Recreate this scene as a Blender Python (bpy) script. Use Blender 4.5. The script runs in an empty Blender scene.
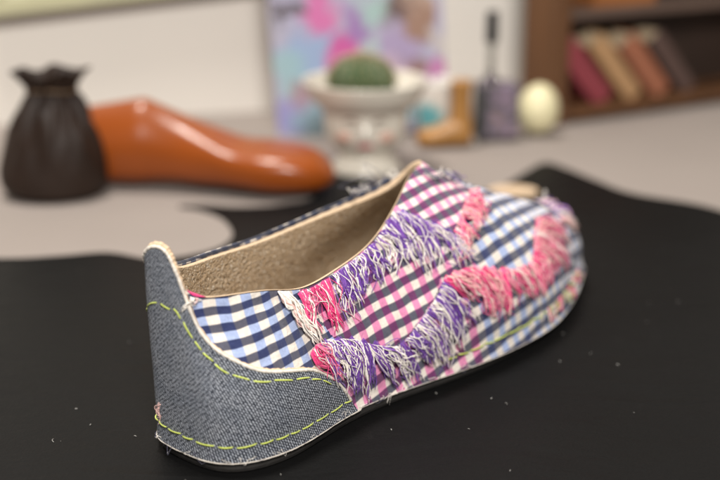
import bpy, bmesh, math, random
import numpy as np
from mathutils import Vector, Matrix, noise as mnoise
R = math.radians
CM = 0.01
SC = bpy.context.scene
COL = SC.collection
rnd = random.Random(11)
rng = np.random.default_rng(5)

# ------------------------------------------------------------------ camera
cd = bpy.data.cameras.new('camera'); cam = bpy.data.objects.new('camera', cd); COL.objects.link(cam)
cam.location = (0, 0, .20913); cam.rotation_euler = (R(72), 0, 0)
cd.lens = 60; cd.sensor_width = 36; cd.clip_start = .01; cd.clip_end = 50
cd.dof.use_dof = True; cd.dof.focus_distance = .446; cd.dof.aperture_fstop = 5.0
SC.camera = cam

# ------------------------------------------------------------------ light: a lamp-lit room
world = bpy.data.worlds.new('World'); SC.world = world; world.use_nodes = True
bg = world.node_tree.nodes['Background']
bg.inputs[0].default_value = (1.0, .95, .90, 1); bg.inputs[1].default_value = .15
def area(name, loc, target, size, power, col, sizey=None):
    l = bpy.data.lights.new(name, 'AREA'); l.energy = power; l.color = col
    l.shape = 'RECTANGLE'; l.size = size; l.size_y = sizey or size
    o = bpy.data.objects.new(name, l); COL.objects.link(o); o.location = loc
    o.rotation_euler = (Vector(target)-Vector(loc)).to_track_quat('-Z', 'Y').to_euler()
    return o
area('ceiling_lamp', (-.25, .70, 1.55), (0, .6, 0), .28, 26, (1, .955, .89))
area('work_lamp', (.10, -.42, .84), (0, .50, 0), .30, 20.5, (1, .96, .92))
SC.view_settings.view_transform = 'Standard'; SC.view_settings.look = 'None'
SC.view_settings.exposure = 0; SC.view_settings.gamma = 1
SC.render.engine = 'CYCLES'

# ------------------------------------------------------------------ materials
class NT:
    def __init__(s, name):
        s.m = bpy.data.materials.new(name); s.m.use_nodes = True
        s.t = s.m.node_tree; s.b = s.t.nodes['Principled BSDF']
    def n(s, kind, **kw):
        nd = s.t.nodes.new(kind)
        for k, v in kw.items():
            if k.startswith('_'): setattr(nd, k[1:], v)
            else: nd.inputs[k.replace('9', ' ')].default_value = v
        return nd
    def l(s, a, b): s.t.links.new(a, b)
    def val(s, x, sock):
        if hasattr(x, 'is_output'): s.l(x, sock)
        else: sock.default_value = x
    def math(s, op, a, b=0.0, c=None, clamp=False):
        nd = s.t.nodes.new('ShaderNodeMath'); nd.operation = op; nd.use_clamp = clamp
        s.val(a, nd.inputs[0]); s.val(b, nd.inputs[1])
        if c is not None: s.val(c, nd.inputs[2])
        return nd.outputs[0]
    def mix(s, f, a, b, mode='MIX'):
        nd = s.t.nodes.new('ShaderNodeMix'); nd.data_type = 'RGBA'; nd.blend_type = mode
        s.val(f, nd.inputs[0])
        for x, k in ((a, 6), (b, 7)):
            if hasattr(x, 'is_output'): s.l(x, nd.inputs[k])
            else: nd.inputs[k].default_value = (*x, 1)
        return nd.outputs[2]
    def smooth(s, x, lo, hi):
        nd = s.t.nodes.new('ShaderNodeMapRange'); nd.interpolation_type = 'SMOOTHSTEP'
        s.val(x, nd.inputs[0]); nd.inputs[1].default_value = lo; nd.inputs[2].default_value = hi
        return nd.outputs[0]
    def obj(s): return s.n('ShaderNodeTexCoord').outputs['Object']
    def uv(s): return s.n('ShaderNodeTexCoord').outputs['UV']
    def noise(s, vec, scale, detail=3, rough=.55, dist=0):
        nd = s.n('ShaderNodeTexNoise', Scale=scale, Detail=detail, Roughness=rough, Distortion=dist)
        s.l(vec, nd.inputs['Vector']); return nd.outputs['Fac']
    def col(s, x):
        if hasattr(x, 'is_output'): s.l(x, s.b.inputs['Base Color'])
        else: s.b.inputs['Base Color'].default_value = (*x, 1)
    def rough(s, x): s.val(x, s.b.inputs['Roughness'])
    def bump(s, h, strength=.4, dist=.001):
        nd = s.n('ShaderNodeBump', Strength=strength, Distance=dist)
        s.l(h, nd.inputs['Height']); s.l(nd.outputs[0], s.b.inputs['Normal']); return nd
    def scale(s, vec, v):
        nd = s.n('ShaderNodeMapping'); s.l(vec, nd.inputs[0]); nd.inputs['Scale'].default_value = v; return nd.outputs[0]

def plain(name, col, rough=.6, var=.15, nscale=60, bump=.0, bscale=400, sheen=0, spec=.5, coat=0):
    k = NT(name); o = k.obj()
    f = k.noise(o, nscale)
    k.col(k.mix(f, tuple(c*(1-var) for c in col), tuple(min(1, c*(1+var)) for c in col)))
    k.rough(rough); k.b.inputs['Specular IOR Level'].default_value = spec
    if bump: k.bump(k.noise(o, bscale, 4), bump)
    if sheen: k.b.inputs['Sheen Weight'].default_value = sheen; k.b.inputs['Sheen Roughness'].default_value = .5
    if coat: k.b.inputs['Coat Weight'].default_value = coat; k.b.inputs['Coat Roughness'].default_value = .08
    return k.m

WHITE = (.76, .69, .61)
def gingham(name, colp, bandp, ang, pink=None, blue=((.36, .435, .65), (.028, .038, .11)),
            pnk=((.72, .25, .43), (.135, .030, .11)), grey=(.088, .088, .118), off=(0, 0)):
    """yarn-dyed check on UVs in centimetres; colp, bandp = width of one check"""
    k = NT(name); uv = k.uv()
    mp = k.n('ShaderNodeMapping'); k.l(uv, mp.inputs[0]); mp.inputs['Rotation'].default_value = (0, 0, R(ang))
    mp.inputs['Location'].default_value = (off[0], off[1], 0)
    wob = k.n('ShaderNodeTexNoise', Scale=.55, Detail=2.0); k.l(uv, wob.inputs['Vector'])
    sub = k.n('ShaderNodeVectorMath', _operation='SUBTRACT'); k.l(wob.outputs['Color'], sub.inputs[0]); sub.inputs[1].default_value = (.5, .5, .5)
    scl = k.n('ShaderNodeVectorMath', _operation='SCALE'); k.l(sub.outputs[0], scl.inputs[0]); scl.inputs['Scale'].default_value = .32
    add = k.n('ShaderNodeVectorMath', _operation='ADD'); k.l(mp.outputs[0], add.inputs[0]); k.l(scl.outputs[0], add.inputs[1])
    sx = k.n('ShaderNodeSeparateXYZ'); k.l(add.outputs[0], sx.inputs[0])
    x, y = sx.outputs[0], sx.outputs[1]
    def stripe(c, p): return k.smooth(k.math('SINE', k.math('MULTIPLY', c, math.pi/p)), -.16, .16)
    fx, fy = stripe(x, colp), stripe(y, bandp)
    if pink:
        ix = k.math('FLOOR', k.math('DIVIDE', x, 2*colp))
        inp = k.math('MULTIPLY', k.math('GREATER_THAN', ix, pink[0]), k.math('LESS_THAN', ix, pink[1]))
        lt = k.mix(inp, blue[0], pnk[0]); dk = k.mix(inp, blue[1], pnk[1])
    else: lt, dk = k.mix(0.0, blue[0], blue[0]), k.mix(0.0, blue[1], blue[1])
    c = k.mix(fy, k.mix(fx, WHITE, lt), k.mix(fx, grey, dk))
    # weave: fine warp and weft with slubs
    wx = k.math('SINE', k.math('MULTIPLY', x, 2*math.pi/.055)); wy = k.math('SINE', k.math('MULTIPLY', y, 2*math.pi/.055))
    weave = k.math('MULTIPLY', wx, wy)
    n1 = k.noise(k.scale(add.outputs[0], (40, 5, 1)), 1, 3); n2 = k.noise(k.scale(add.outputs[0], (5, 40, 1)), 1, 3)
    f = k.math('ADD', k.math('MULTIPLY', k.math('ADD', n1, n2), .42), k.math('MULTIPLY', weave, .06))
    g = k.n('ShaderNodeCombineColor')
    v = k.math('ADD', f, .58)
    for i in range(3): k.l(v, g.inputs[i])
    k.col(k.mix(1.0, c, g.outputs[0], 'MULTIPLY'))
    k.rough(.85); k.b.inputs['Sheen Weight'].default_value = .15; k.b.inputs['Specular IOR Level'].default_value = .2
    big = k.noise(uv, 1.3, 3)
    h = k.math('ADD', k.math('MULTIPLY', f, .5), k.math('MULTIPLY', big, 1.6))
    k.bump(h, .7, .0015)
    return k.m

def denim():
    k = NT('denim'); uv = k.uv()
    wob = k.n('ShaderNodeTexNoise', Scale=2.2, Detail=3.0); k.l(uv, wob.inputs['Vector'])
    sub = k.n('ShaderNodeVectorMath', _operation='SUBTRACT'); k.l(wob.outputs['Color'], sub.inputs[0]); sub.inputs[1].default_value = (.5, .5, .5)
    scl = k.n('ShaderNodeVectorMath', _operation='SCALE'); k.l(sub.outputs[0], scl.inputs[0]); scl.inputs['Scale'].default_value = .10
    add = k.n('ShaderNodeVectorMath', _operation='ADD'); k.l(uv, add.inputs[0]); k.l(scl.outputs[0], add.inputs[1])
    sx = k.n('ShaderNodeSeparateXYZ'); k.l(add.outputs[0], sx.inputs[0]); x, y = sx.outputs[0], sx.outputs[1]
    xs = k.math('ADD', x, k.math('MULTIPLY', y, .30))
    rib = k.math('SINE', k.math('MULTIPLY', xs, 2*math.pi/.098))
    ph = k.math('ADD', k.math('MULTIPLY', y, 2*math.pi/.104), k.math('MULTIPLY', x, 2*math.pi/.196))
    dash = k.math('SINE', ph)
    n = k.noise(k.scale(uv, (9, 9, 9)), 1, 4, .7)
    w = k.math('ADD', k.math('ADD', k.math('MULTIPLY', rib, .72), k.math('MULTIPLY', dash, .42)), k.math('MULTIPLY', k.math('SUBTRACT', n, .5), 3.6))
    f = k.smooth(w, -.12, .9)
    # the twill fades where the cloth is worn: top of the tab and the back edge
    slub = k.noise(k.scale(uv, (1.2, 1.2, 1)), 1, 3)
    c = k.mix(f, (.010, .014, .025), k.mix(slub, (.27, .31, .38), (.68, .70, .74)))
    fluff = k.smooth(k.noise(k.scale(uv, (16, 16, 1)), 1, 4, .75), .60, .75)
    k.col(k.mix(k.math('MULTIPLY', fluff, .45), c, (.40, .43, .50)))
    k.rough(.9); k.b.inputs['Sheen Weight'].default_value = .1; k.b.inputs['Specular IOR Level'].default_value = .2
    k.bump(k.math('ADD', w, k.math('MULTIPLY', n, 1.0)), .55, .0005)
    return k.m

def suede():
    k = NT('suede_lining'); o = k.obj()
    a = k.noise(o, 900, 4, .75); b = k.noise(o, 90, 3)
    v = k.n('ShaderNodeTexVoronoi', Scale=1100.0); k.l(o, v.inputs['Vector'])
    c = k.mix(b, (.50, .34, .195), (.70, .54, .36))
    g = k.smooth(a, .54, .62)
    k.col(k.mix(k.math('MULTIPLY', g, .75), c, (.97, .89, .75)))
    k.rough(.95); k.b.inputs['Specular IOR Level'].default_value = .15
    h = k.math('ADD', k.math('MULTIPLY', a, 1.4), k.math('MULTIPLY', v.outputs['Distance'], .8))
    k.bump(h, 1.0, .0011)
    return k.m

def black_leather():
    k = NT('black_leather'); o = k.obj()
    n1 = k.noise(o, 9, 4); n2 = k.noise(o, 380, 5, .65)
    dust = k.smooth(k.noise(k.scale(o, (1, .35, 1)), 55, 6, .75), .60, .80)
    c = k.mix(n1, (.0032, .0032, .0033), (.0068, .0066, .0065))
    k.col(k.mix(k.math('MULTIPLY', dust, .2), c, (.03, .029, .028)))
    k.rough(k.math('ADD', k.math('MULTIPLY', n1, .16), k.math('ADD', k.math('MULTIPLY', n2, .14), .36)))
    k.b.inputs['Specular IOR Level'].default_value = .09
    # long scuffs
    sc = k.n('ShaderNodeTexNoise', Scale=1.0, Detail=4.0, Roughness=.6, Distortion=.6)
    k.l(k.scale(o, (18, 150, 1)), sc.inputs['Vector'])
    scr = k.smooth(sc.outputs['Fac'], .63, .70)
    v = k.n('ShaderNodeTexVoronoi', Scale=900.0); k.l(o, v.inputs['Vector'])
    fold = k.noise(k.scale(o, (1, 2.2, 1)), 14, 3, .5, 1.2)
    h = k.math('ADD', k.math('ADD', k.math('ADD', k.math('MULTIPLY', n2, .7), k.math('MULTIPLY', fold, 6.5)), k.math('MULTIPLY', v.outputs['Distance'], .35)), k.math('MULTIPLY', scr, .35))
    k.bump(h, .35, .0006)
    return k.m

M = {}
M['blue'] = gingham('blue_gingham', .45, .275, 0, off=(.05, .02))
M['pink'] = gingham('pink_gingham', .37, .33, -8, pink=(-99, 99))
M['tongue'] = gingham('pink_to_blue_gingham', .37, .36, -9, pink=(-99, 22.5))
M['toe'] = gingham('toe_gingham', .54, .39, -12)
M['lower'] = gingham('pink_then_blue_gingham', .42, .31, -12, pink=(-99, 14.5))
M['far'] = gingham('navy_gingham', .42, .31, 0)
M['denim'] = denim(); M['suede'] = suede(); M['black_leather'] = black_leather()
M['tan_edge'] = plain('tan_leather_edge', (.60, .44, .29), .8, .2, 300, .5, 900)
M['white_edge'] = plain('white_edge', (.70, .64, .56), .85, .12, 500, .5, 1200)
M['rubber'] = plain('black_rubber', (.034, .032, .030), .38, .35, 200, .3, 700)
M['lime'] = plain('lime_thread', (.58, .66, .12), .6, .25, 900, .5, 2500, .2)
M['white_t'] = plain('white_thread', (.84, .78, .70), .8, .18, 300, .4, 2200, .2)
M['purple_t'] = plain('purple_thread', (.125, .030, .30), .8, .3, 300, .4, 2200, .25)
M['violet_t'] = plain('violet_thread', (.23, .085, .40), .8, .3, 300, .4, 2200, .25)
M['magenta_t'] = plain('magenta_thread', (.72, .035, .185), .8, .22, 300, .4, 2200, .25)
M['pink_t'] = plain('pink_thread', (.80, .22, .34), .8, .2, 300, .4, 2200, .25)
M['peach_t'] = plain('peach_thread', (.80, .50, .45), .8, .15, 300, .4, 2200, .25)
M['grey_t'] = plain('grey_thread', (.085, .08, .13), .8, .3, 300, .4, 2200, .2)

# ------------------------------------------------------------------ mesh helpers
def mesh(name, verts, faces, mats, parent=None, uvs=None, fm=None, smooth=True, scale=CM, flipv=False):
    v = np.asarray(verts, float)*scale
    if flipv: v = v*np.array([1, -1, 1])
    me = bpy.data.meshes.new(name); me.from_pydata(v.tolist(), [], [tuple(int(i) for i in f) for f in faces])
    if not isinstance(mats, (list, tuple)): mats = [mats]
    for m in mats: me.materials.append(m)
    if fm is not None: me.polygons.foreach_set('material_index', np.asarray(fm, dtype=np.int32))
    if smooth: me.polygons.foreach_set('use_smooth', [True]*len(me.polygons))
    if uvs is not None:
        ul = me.uv_layers.new(name='UVMap'); li = np.empty(len(me.loops), dtype=np.int32); me.loops.foreach_get('vertex_index', li)
        ul.data.foreach_set('uv', np.asarray(uvs, dtype=np.float32)[li].ravel())
    me.update()
    o = bpy.data.objects.new(name, me); COL.objects.link(o)
    if parent: o.parent = parent
    return o
def fix(o):
    b = bmesh.new(); b.from_mesh(o.data); bmesh.ops.recalc_face_normals(b, faces=b.faces); b.to_mesh(o.data); b.free(); return o
def tag(o, label=None, cat=None, group=None, kind=None):
    for k, v in (('label', label), ('category', cat), ('group', group), ('kind', kind)):
        if v: o[k] = v
    return o
def empty(name, loc, rz=0):
    o = bpy.data.objects.new(name, None); COL.objects.link(o); o.empty_display_size = .02
    o.location = Vector(loc)*CM; o.rotation_euler = (0, 0, rz); return o
def tubes(paths, norms, a, b, k=5):
    """paths (n,m,3), norms (n,m,3); a, b (n,m) half widths across and along the normal -> verts, faces, strand index per face"""
    p = np.asarray(paths, float); n, m, _ = p.shape
    t = np.gradient(p, axis=1); t /= np.linalg.norm(t, axis=-1, keepdims=True)+1e-9
    s = np.cross(t, norms); s /= np.linalg.norm(s, axis=-1, keepdims=True)+1e-9
    w = np.cross(s, t)
    ang = np.arange(k)*2*np.pi/k
    ring = p[:, :, None, :] + s[:, :, None, :]*(np.cos(ang)[None, None, :, None]*a[:, :, None, None]) + w[:, :, None, :]*(np.sin(ang)[None, None, :, None]*b[:, :, None, None])
    V = ring.reshape(-1, 3)
    base = np.arange(n*m*k).reshape(n, m, k)
    A = base[:, :-1, :]; B = base[:, 1:, :]
    F = np.stack([A, np.roll(A, -1, 2), np.roll(B, -1, 2), B], -1).reshape(-1, 4)
    idx = np.repeat(np.arange(n), (m-1)*k)
    F = F.tolist(); idx = idx.tolist()
    for i in range(n):
        F.append(base[i, 0, ::-1].tolist()); F.append(base[i, -1].tolist()); idx += [i, i]
    return V, F, np.array(idx)
def lathe(profile, n=48, squash=None):
    V, F = [], []; m = len(profile)
    for i in range(n):
        a = 2*math.pi*i/n
        for r, z in profile: V.append((r*math.cos(a), r*math.sin(a), z))
    for i in range(n):
        j = (i+1) % n
        for q in range(m-1): F.append((i*m+q, j*m+q, j*m+q+1, i*m+q+1))
    return np.array(V), F
def rbox(size, bev=.1, seg=2, loc=(0, 0, 0), rot=None):
    b = bmesh.new(); bmesh.ops.create_cube(b, size=1)
    for v in b.verts: v.co = Vector((v.co.x*size[0], v.co.y*size[1], v.co.z*size[2]))
    bmesh.ops.bevel(b, geom=b.edges[:], offset=bev, segments=seg, affect='EDGES', profile=.6)
    if rot is not None: bmesh.ops.transform(b, matrix=rot, verts=b.verts)
    bmesh.ops.translate(b, vec=loc, verts=b.verts)
    b.verts.index_update()
    V = [v.co[:] for v in b.verts]; F = [[v.index for v in f.verts] for f in b.faces]; b.free()
    return V, F
def spline2(pts, n=8, closed=False):
    P = np.array(pts, float); out = []; N = len(P)
    for i in range(N if closed else N-1):
        g = (lambda k: P[k % N]) if closed else (lambda k: P[min(max(k, 0), N-1)])
        a, b, c, d_ = g(i-1), g(i), g(i+1), g(i+2)
        for q in range(n):
            t = q/n
            out.append(.5*((2*b)+(-a+c)*t+(2*a-5*b+4*c-d_)*t*t+(-a+3*b-3*c+d_)*t**3))
    if not closed: out.append(P[-1])
    return np.array(out)
# ------------------------------------------------------------------ setting: table, wall
def table_mat():
    k = NT('table_cloth'); o = k.obj()
    n1 = k.noise(o, 7, 3); n2 = k.noise(o, 500, 3)
    k.col(k.mix(n1, (.235, .20, .178), (.285, .245, .218))); k.rough(.8); k.bump(n2, .3)
    return k.m
def wall_mat():
    k = NT('wall_paint'); o = k.obj()
    k.col(k.mix(k.noise(o, 6, 3), (.71, .67, .61), (.76, .715, .65))); k.rough(.8); k.bump(k.noise(o, 160, 4), .15)
    return k.m
V, F = rbox((190, 165, 3), .3, 2, (0, 57, -1.5-.12))
tag(mesh('table', V, F, table_mat(), smooth=False), kind='structure')
V, F = rbox((220, 4, 90), .2, 2, (0, 0, 45))
w = mesh('wall', V, F, wall_mat(), smooth=False); w.location = (0, 1.044, -.2); w.rotation_euler = (0, 0, R(15))
tag(w, kind='structure')

# black leather sheet the shoe stands on, with a cut-out bay at its far left edge
edge = [(-52, 56), (-40, 60), (-28, 61.5), (-19.5, 61.2), (-16.4, 61.6), (-13.8, 62.2), (-11.3, 61.1), (-9.5, 61.6), (-7.8, 63.1), (-7.3, 65.5), (-8.2, 68.6),
        (-9.8, 70.5), (-11.2, 71.2), (-9.6, 71.4), (-7.4, 71.0), (-4.7, 71.6), (-3.0, 73.2), (-1.9, 78.3), (-1.0, 81.3), (.1, 79.1), (1.6, 75.8),
        (4.5, 74.4), (7.1, 74.4), (9.1, 75.6), (11.3, 79.4), (13.0, 82.0), (14.2, 80.5), (15.7, 77.3), (17.4, 74.1), (21.1, 71.4), (24.6, 67.2), (34, 62), (46, 40)]
curve = spline2(edge, 5).tolist()
poly = curve + [(46, 10), (44, -2), (-50, -2)]
b = bmesh.new()
vs = [b.verts.new((x, y, 0)) for x, y in poly]; f = b.faces.new(vs)
bmesh.ops.triangulate(b, faces=[f])
r = bmesh.ops.extrude_face_region(b, geom=b.faces[:])
for v in r['geom']:
    if isinstance(v, bmesh.types.BMVert): v.co.z -= .115
bmesh.ops.recalc_face_normals(b, faces=b.faces)
b.verts.index_update()
V = [v.co[:] for v in b.verts]; F = [[v.index for v in q.verts] for q in b.faces]; b.free()
sheet = mesh('leather_sheet', V, F, M['black_leather'], smooth=False)
tag(sheet, 'large black leather sheet with a wavy cut edge lying under the patchwork shoe', 'leather sheet')
# --- shoe surface (centimetres, shoe frame: u heel->toe, v towards the near side, w up) ---
#        bottom u,v      top u,v,w             o    a    c    b
ST = [(-0.65, 1.50,  -0.70, 1.30, 7.80,  .10, 2.6, .10, 2.0),
      (-0.55, 3.00,  -0.42, 2.00, 7.72,  .12, 2.6, .15, 2.0),
      (-0.05, 4.30,  -0.10, 2.50, 6.40,  .15, 2.5, .20, 2.0),
      ( 1.15, 4.95,   1.00, 3.10, 6.05,  .20, 2.4, .30, 1.8),
      ( 3.00, 4.95,   2.90, 3.30, 5.85,  .25, 2.4, .35, 1.7),
      ( 5.50, 4.40,   4.70, 3.10, 5.45,  .25, 2.4, .35, 1.6),
      ( 8.30, 4.25,   6.80, 2.75, 5.65,  .25, 2.4, .40, 1.6),
      (11.30, 4.45,   9.00, 2.30, 6.20,  .30, 2.6, .45, 1.5),
      (14.30, 4.50,  11.20, 1.45, 7.25,  .35, 2.9, .50, 1.5),
      (17.70, 4.10,  12.80, 0.55, 7.85,  .45, 3.3, .50, 1.8),
      (20.80, 2.95,  13.80, 0.10, 8.00,  .55, 3.7, .48, 2.5),
      (24.10, 1.10,  14.20,-0.20, 8.02,  .70, 3.9, .45, 3.1),
      (26.30,-0.80,  14.35,-0.45, 8.00,  .80, 3.9, .42, 3.3),
      (25.60,-2.90,  14.40,-0.75, 7.90,  .70, 3.9, .42, 3.2),
      (22.80,-4.60,  14.40,-1.15, 7.65,  .55, 3.6, .42, 2.9),
      (19.00,-5.20,  14.30,-1.60, 7.20,  .40, 3.2, .42, 2.2),
      (15.00,-5.20,  13.80,-2.05, 6.65,  .35, 2.9, .40, 1.6),
      (11.00,-4.40,  12.30,-2.40, 6.20,  .25, 2.5, .35, 1.6),
      ( 8.00,-3.30,   9.50,-2.40, 5.85,  .20, 2.4, .30, 1.7),
      ( 5.00,-2.40,   6.50,-2.10, 5.62,  .15, 2.4, .25, 1.8),
      ( 2.80,-1.75,   3.80,-1.50, 5.75,  .12, 2.4, .20, 1.8),
      ( 1.35,-0.95,   1.80,-0.75, 5.98,  .10, 2.5, .20, 1.9),
      ( 0.35, 0.05,   0.30, 0.15, 6.60,  .10, 2.6, .15, 2.0),
      (-0.30, 0.80,  -0.45, 0.75, 7.10,  .10, 2.6, .10, 2.0)]
NST = len(ST)
_V = np.asarray(ST, float)
_A = 4*np.eye(NST) + np.roll(np.eye(NST), 1, 1) + np.roll(np.eye(NST), -1, 1)
_M = np.linalg.solve(_A, 6*(np.roll(_V, -1, 0) - 2*_V + np.roll(_V, 1, 0)))
def pspline(x):
    """periodic cubic spline through the stations"""
    n = NST
    x = np.asarray(x, float) % n; i = np.floor(x).astype(int) % n; f = (x - np.floor(x))[..., None]; j = (i+1) % n
    return (1-f)*_V[i] + f*_V[j] + ((1-f)**3-(1-f))*_M[i]/6 + (f**3-f)*_M[j]/6
WB = 0.5
def surf(s, t):
    """points of the upper: s = station number (any shape), t = 0 at the hem .. 1 at the top line"""
    s, t = np.broadcast_arrays(np.asarray(s, float), np.asarray(t, float))
    q = pspline(s); e = 1e-3
    d = (pspline(s+e) - pspline(s-e))[..., :2]
    o = np.stack([d[..., 1], -d[..., 0]], -1); o = -o/np.linalg.norm(o, axis=-1, keepdims=True)
    P0 = np.concatenate([q[..., :2], np.full(s.shape+(1,), WB)], -1)
    P3 = q[..., 2:5]
    P1 = P0.copy(); P1[..., :2] += o*q[..., 5:6]; P1[..., 2] += q[..., 6]
    P2 = P3.copy(); P2[..., :2] += q[..., 7:8]*(P0[..., :2]-P3[..., :2]); P2[..., 2] -= q[..., 8]
    T = t[..., None]
    p = (1-T)**3*P0 + 3*(1-T)**2*T*P1 + 3*(1-T)*T*T*P2 + T**3*P3
    fl = np.clip(1-t/.09, 0, 1)**2
    k = np.cos(s*2*np.pi/NST)                      # the hem flares out, least at the back of the heel
    p[..., :2] += o*((.17-.11*k)*fl)[..., None]
    return p
def snorm(s, t):
    e = 2e-3
    s, t = np.broadcast_arrays(np.asarray(s, float), np.asarray(t, float))
    a = surf(s+e, t)-surf(s-e, t)
    b = surf(s, np.minimum(t+.02, 1))-surf(s, np.maximum(t-.02, 0))
    n = np.cross(b, a); n /= np.linalg.norm(n, axis=-1, keepdims=True)+1e-12
    return n
# --- end of shoe surface ---
# ------------------------------------------------------------------ the patchwork shoe
shoe = empty('shoe', (-7.633, 40.884, 0), R(42.655))
tag(shoe, 'handmade slip-on shoe of checked patchwork cloth with frayed fringes and a denim heel', 'shoe')
def smesh(name, V, F, mats, **kw): return mesh(name, V, F, mats, shoe, flipv=True, **kw)
ipl = lambda x, pts: np.interp(x, [p[0] for p in pts], [p[1] for p in pts])
F1 = [(7.6, 1.0), (7.8, .963), (7.88, .844), (8.0, .738), (8.12, .644)]
F2 = [(4.3, .50), (4.73, .555), (5.23, .515), (5.55, .434), (5.85, .34), (6.1, .30), (6.35, .327), (6.6, .384), (6.88, .44), (7.18, .49), (7.40, .55), (7.7, .52), (8.08, .465), (8.58, .375), (8.95, .35), (9.4, .345), (10.2, .28), (11.0, .0)]
F4 = [(8.05, .655), (8.28, .688), (8.62, .713), (9.08, .744), (10, .788), (12, .80), (15, .72)]
CT = [(-1.9, .91), (-1.68, 1), (0, 1), (1.35, 1.0), (1.68, .985), (1.95, .906), (2.18, .781), (2.45, .681), (2.83, .588), (3.18, .513), (3.48, .477), (3.88, .445), (4.33, .40), (4.62, .325), (4.88, .213), (5.2, .0)]
CTs = spline2(CT, 6)
def ctop(s):
    a = np.abs(s); return np.interp(np.where(a < 1.35, 1.35, a), CTs[:, 0][CTs[:, 0] > 1], CTs[:, 1][CTs[:, 0] > 1])

NS, NTT = 960, 110
s_ = np.arange(NS)*NST/NS; t_ = np.linspace(0, 1, NTT)
S, T = np.meshgrid(s_, t_, indexing='ij')
G = surf(S, T); N = snorm(S, T)
# cloth is not a shell: soft dents and puckers
def ripple(p, f, seed):
    out = np.zeros(p.shape[:-1]); r = np.random.default_rng(seed)
    for i in range(9):
        k = r.normal(size=3)*f*(1+.25*i); out += np.sin(p@k + r.uniform(0, 6.3))/(1+.35*i)
    return out/4
rip = ripple(G, .9, 3)*.065 + ripple(G, 2.4, 4)*.024
rip *= np.clip(T/.1, 0, 1)*np.clip((1-T)/.06, .25, 1)
GO = G + N*rip[..., None]
arc = np.cumsum(np.concatenate([[0], np.linalg.norm(np.diff(surf(s_, .6), axis=0), axis=-1)]))
X0 = np.repeat(arc[:, None], NTT, 1)
sc = (S[:-1, :-1]+S[1:, 1:])/2; tc = (T[:-1, :-1]+T[1:, 1:])/2
PANELS = ['rear', 'middle', 'tongue', 'toe', 'lower', 'far']
cls = np.full(sc.shape, -1)
f2 = ipl(sc, F2); f1 = ipl(sc, F1); f4 = ipl(sc, F4)
near = sc < 15.0
cls[near] = 3
cls[near & (sc < 8.08)] = 1
cls[near & (sc >= 7.6) & (sc < 8.1) & (tc > f1)] = 2
cls[near & (sc >= 8.05) & (tc > f4)] = 2
cls[near & (sc > 4.3) & (sc < 11.0) & (tc < f2)] = 4
rb = 4.86 + np.clip(1-tc, 0, 1)*.6
cls[near & (sc < rb) & ~((cls == 4) & (sc > 4.55))] = 0
cls[~near] = 5
cls[(sc < 1.45) | (sc > 22.4)] = -1
idx = np.arange(NS*NTT).reshape(NS, NTT)
quad = np.stack([idx[:-1, :-1], idx[1:, :-1], idx[1:, 1:], idx[:-1, 1:]], -1)
UVp = np.stack([GO[..., 0], (GO[..., 2]-GO[..., 1])*.707], -1)
UVr = np.stack([X0, GO[..., 2]+.02*GO[..., 0]], -1)
# the rear checks rise a little towards the instep, as the cloth was stretched
UVr[..., 1] -= .10*np.clip(GO[..., 0]-1.2, 0, 9)
UVf = np.stack([X0, GO[..., 2]], -1)
info = {'rear': ('quarter_panel', 'blue', UVr, 'blue and white checked cloth panel'), 'middle': ('side_panel', 'pink', UVp, 'pink and plum checked cloth panel'),
        'tongue': ('tongue_panel', 'tongue', UVp, 'pink checked cloth turning blue over the instep'), 'toe': ('toe_panel', 'toe', UVp, 'blue and white checked toe cloth'),
        'lower': ('lower_panel', 'lower', UVp, 'checked cloth along the lower side, pink then blue'), 'far': ('far_panel', 'far', UVf, None)}
def submesh(sel, V, uv):
    q = quad[sel]; u, inv = np.unique(q, return_inverse=True)
    return V.reshape(-1, 3)[u], inv.reshape(q.shape), uv.reshape(-1, 2)[u]
# faces across the seam of the ring (last station back to the first) lie under the heel piece
for i, p in enumerate(PANELS):
    V, F, U = submesh(cls == i, GO, info[p][2])
    o = smesh(info[p][0], V, F, M[info[p][1]], uvs=U)
    if info[p][3]: o['label'] = info[p][3]

# leather lining: inner skin, and the raw tan edge along the opening
tl = np.linspace(.02, 1, 100)
SL, TL = np.meshgrid(np.append(np.arange(1500)*NST/1500, NST), tl, indexing='ij')
GI = surf(SL, TL); NI = snorm(SL, TL)
g0 = rng.normal(size=GI.shape[:-1]); g1 = (g0 + np.roll(g0, 1, 0) + np.roll(g0, 1, 1) + np.roll(np.roll(g0, 1, 0), 1, 1))/2
den = ripple(GI, 2.2, 77)
grain = ripple(GI, 7, 8)*.012 - .055*np.clip(g1-.45-.3*den, 0, 2.0)*np.clip((1-TL)*14, 0, 1); grain[-1] = grain[0]   # crumbs of raw flesh-side leather
V1 = GI - NI*(.24+grain)[..., None]
n, m = SL.shape
rim_o = GI[:, -1] - NI[:, -1]*.015 + np.array([0, 0, .035]); rim_i = V1[:, -1] + np.array([0, 0, .03])
rim_m = (rim_o+rim_i)/2 + np.array([0, 0, .035])
V = np.concatenate([V1, rim_i[:, None], rim_m[:, None], rim_o[:, None]], 1); m2 = m+3
ii = np.arange(n*m2).reshape(n, m2)
F = np.stack([ii[:-1, :-1], ii[:-1, 1:], ii[1:, 1:], ii[1:, :-1]], -1).reshape(-1, 4)
fm = np.tile(np.arange(m2-1) >= m, n-1).astype(int)
lin = smesh('lining', V.reshape(-1, 3), F, [M['suede'], M['tan_edge']], fm=fm)
lin['label'] = 'rough tan suede leather lining'
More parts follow.
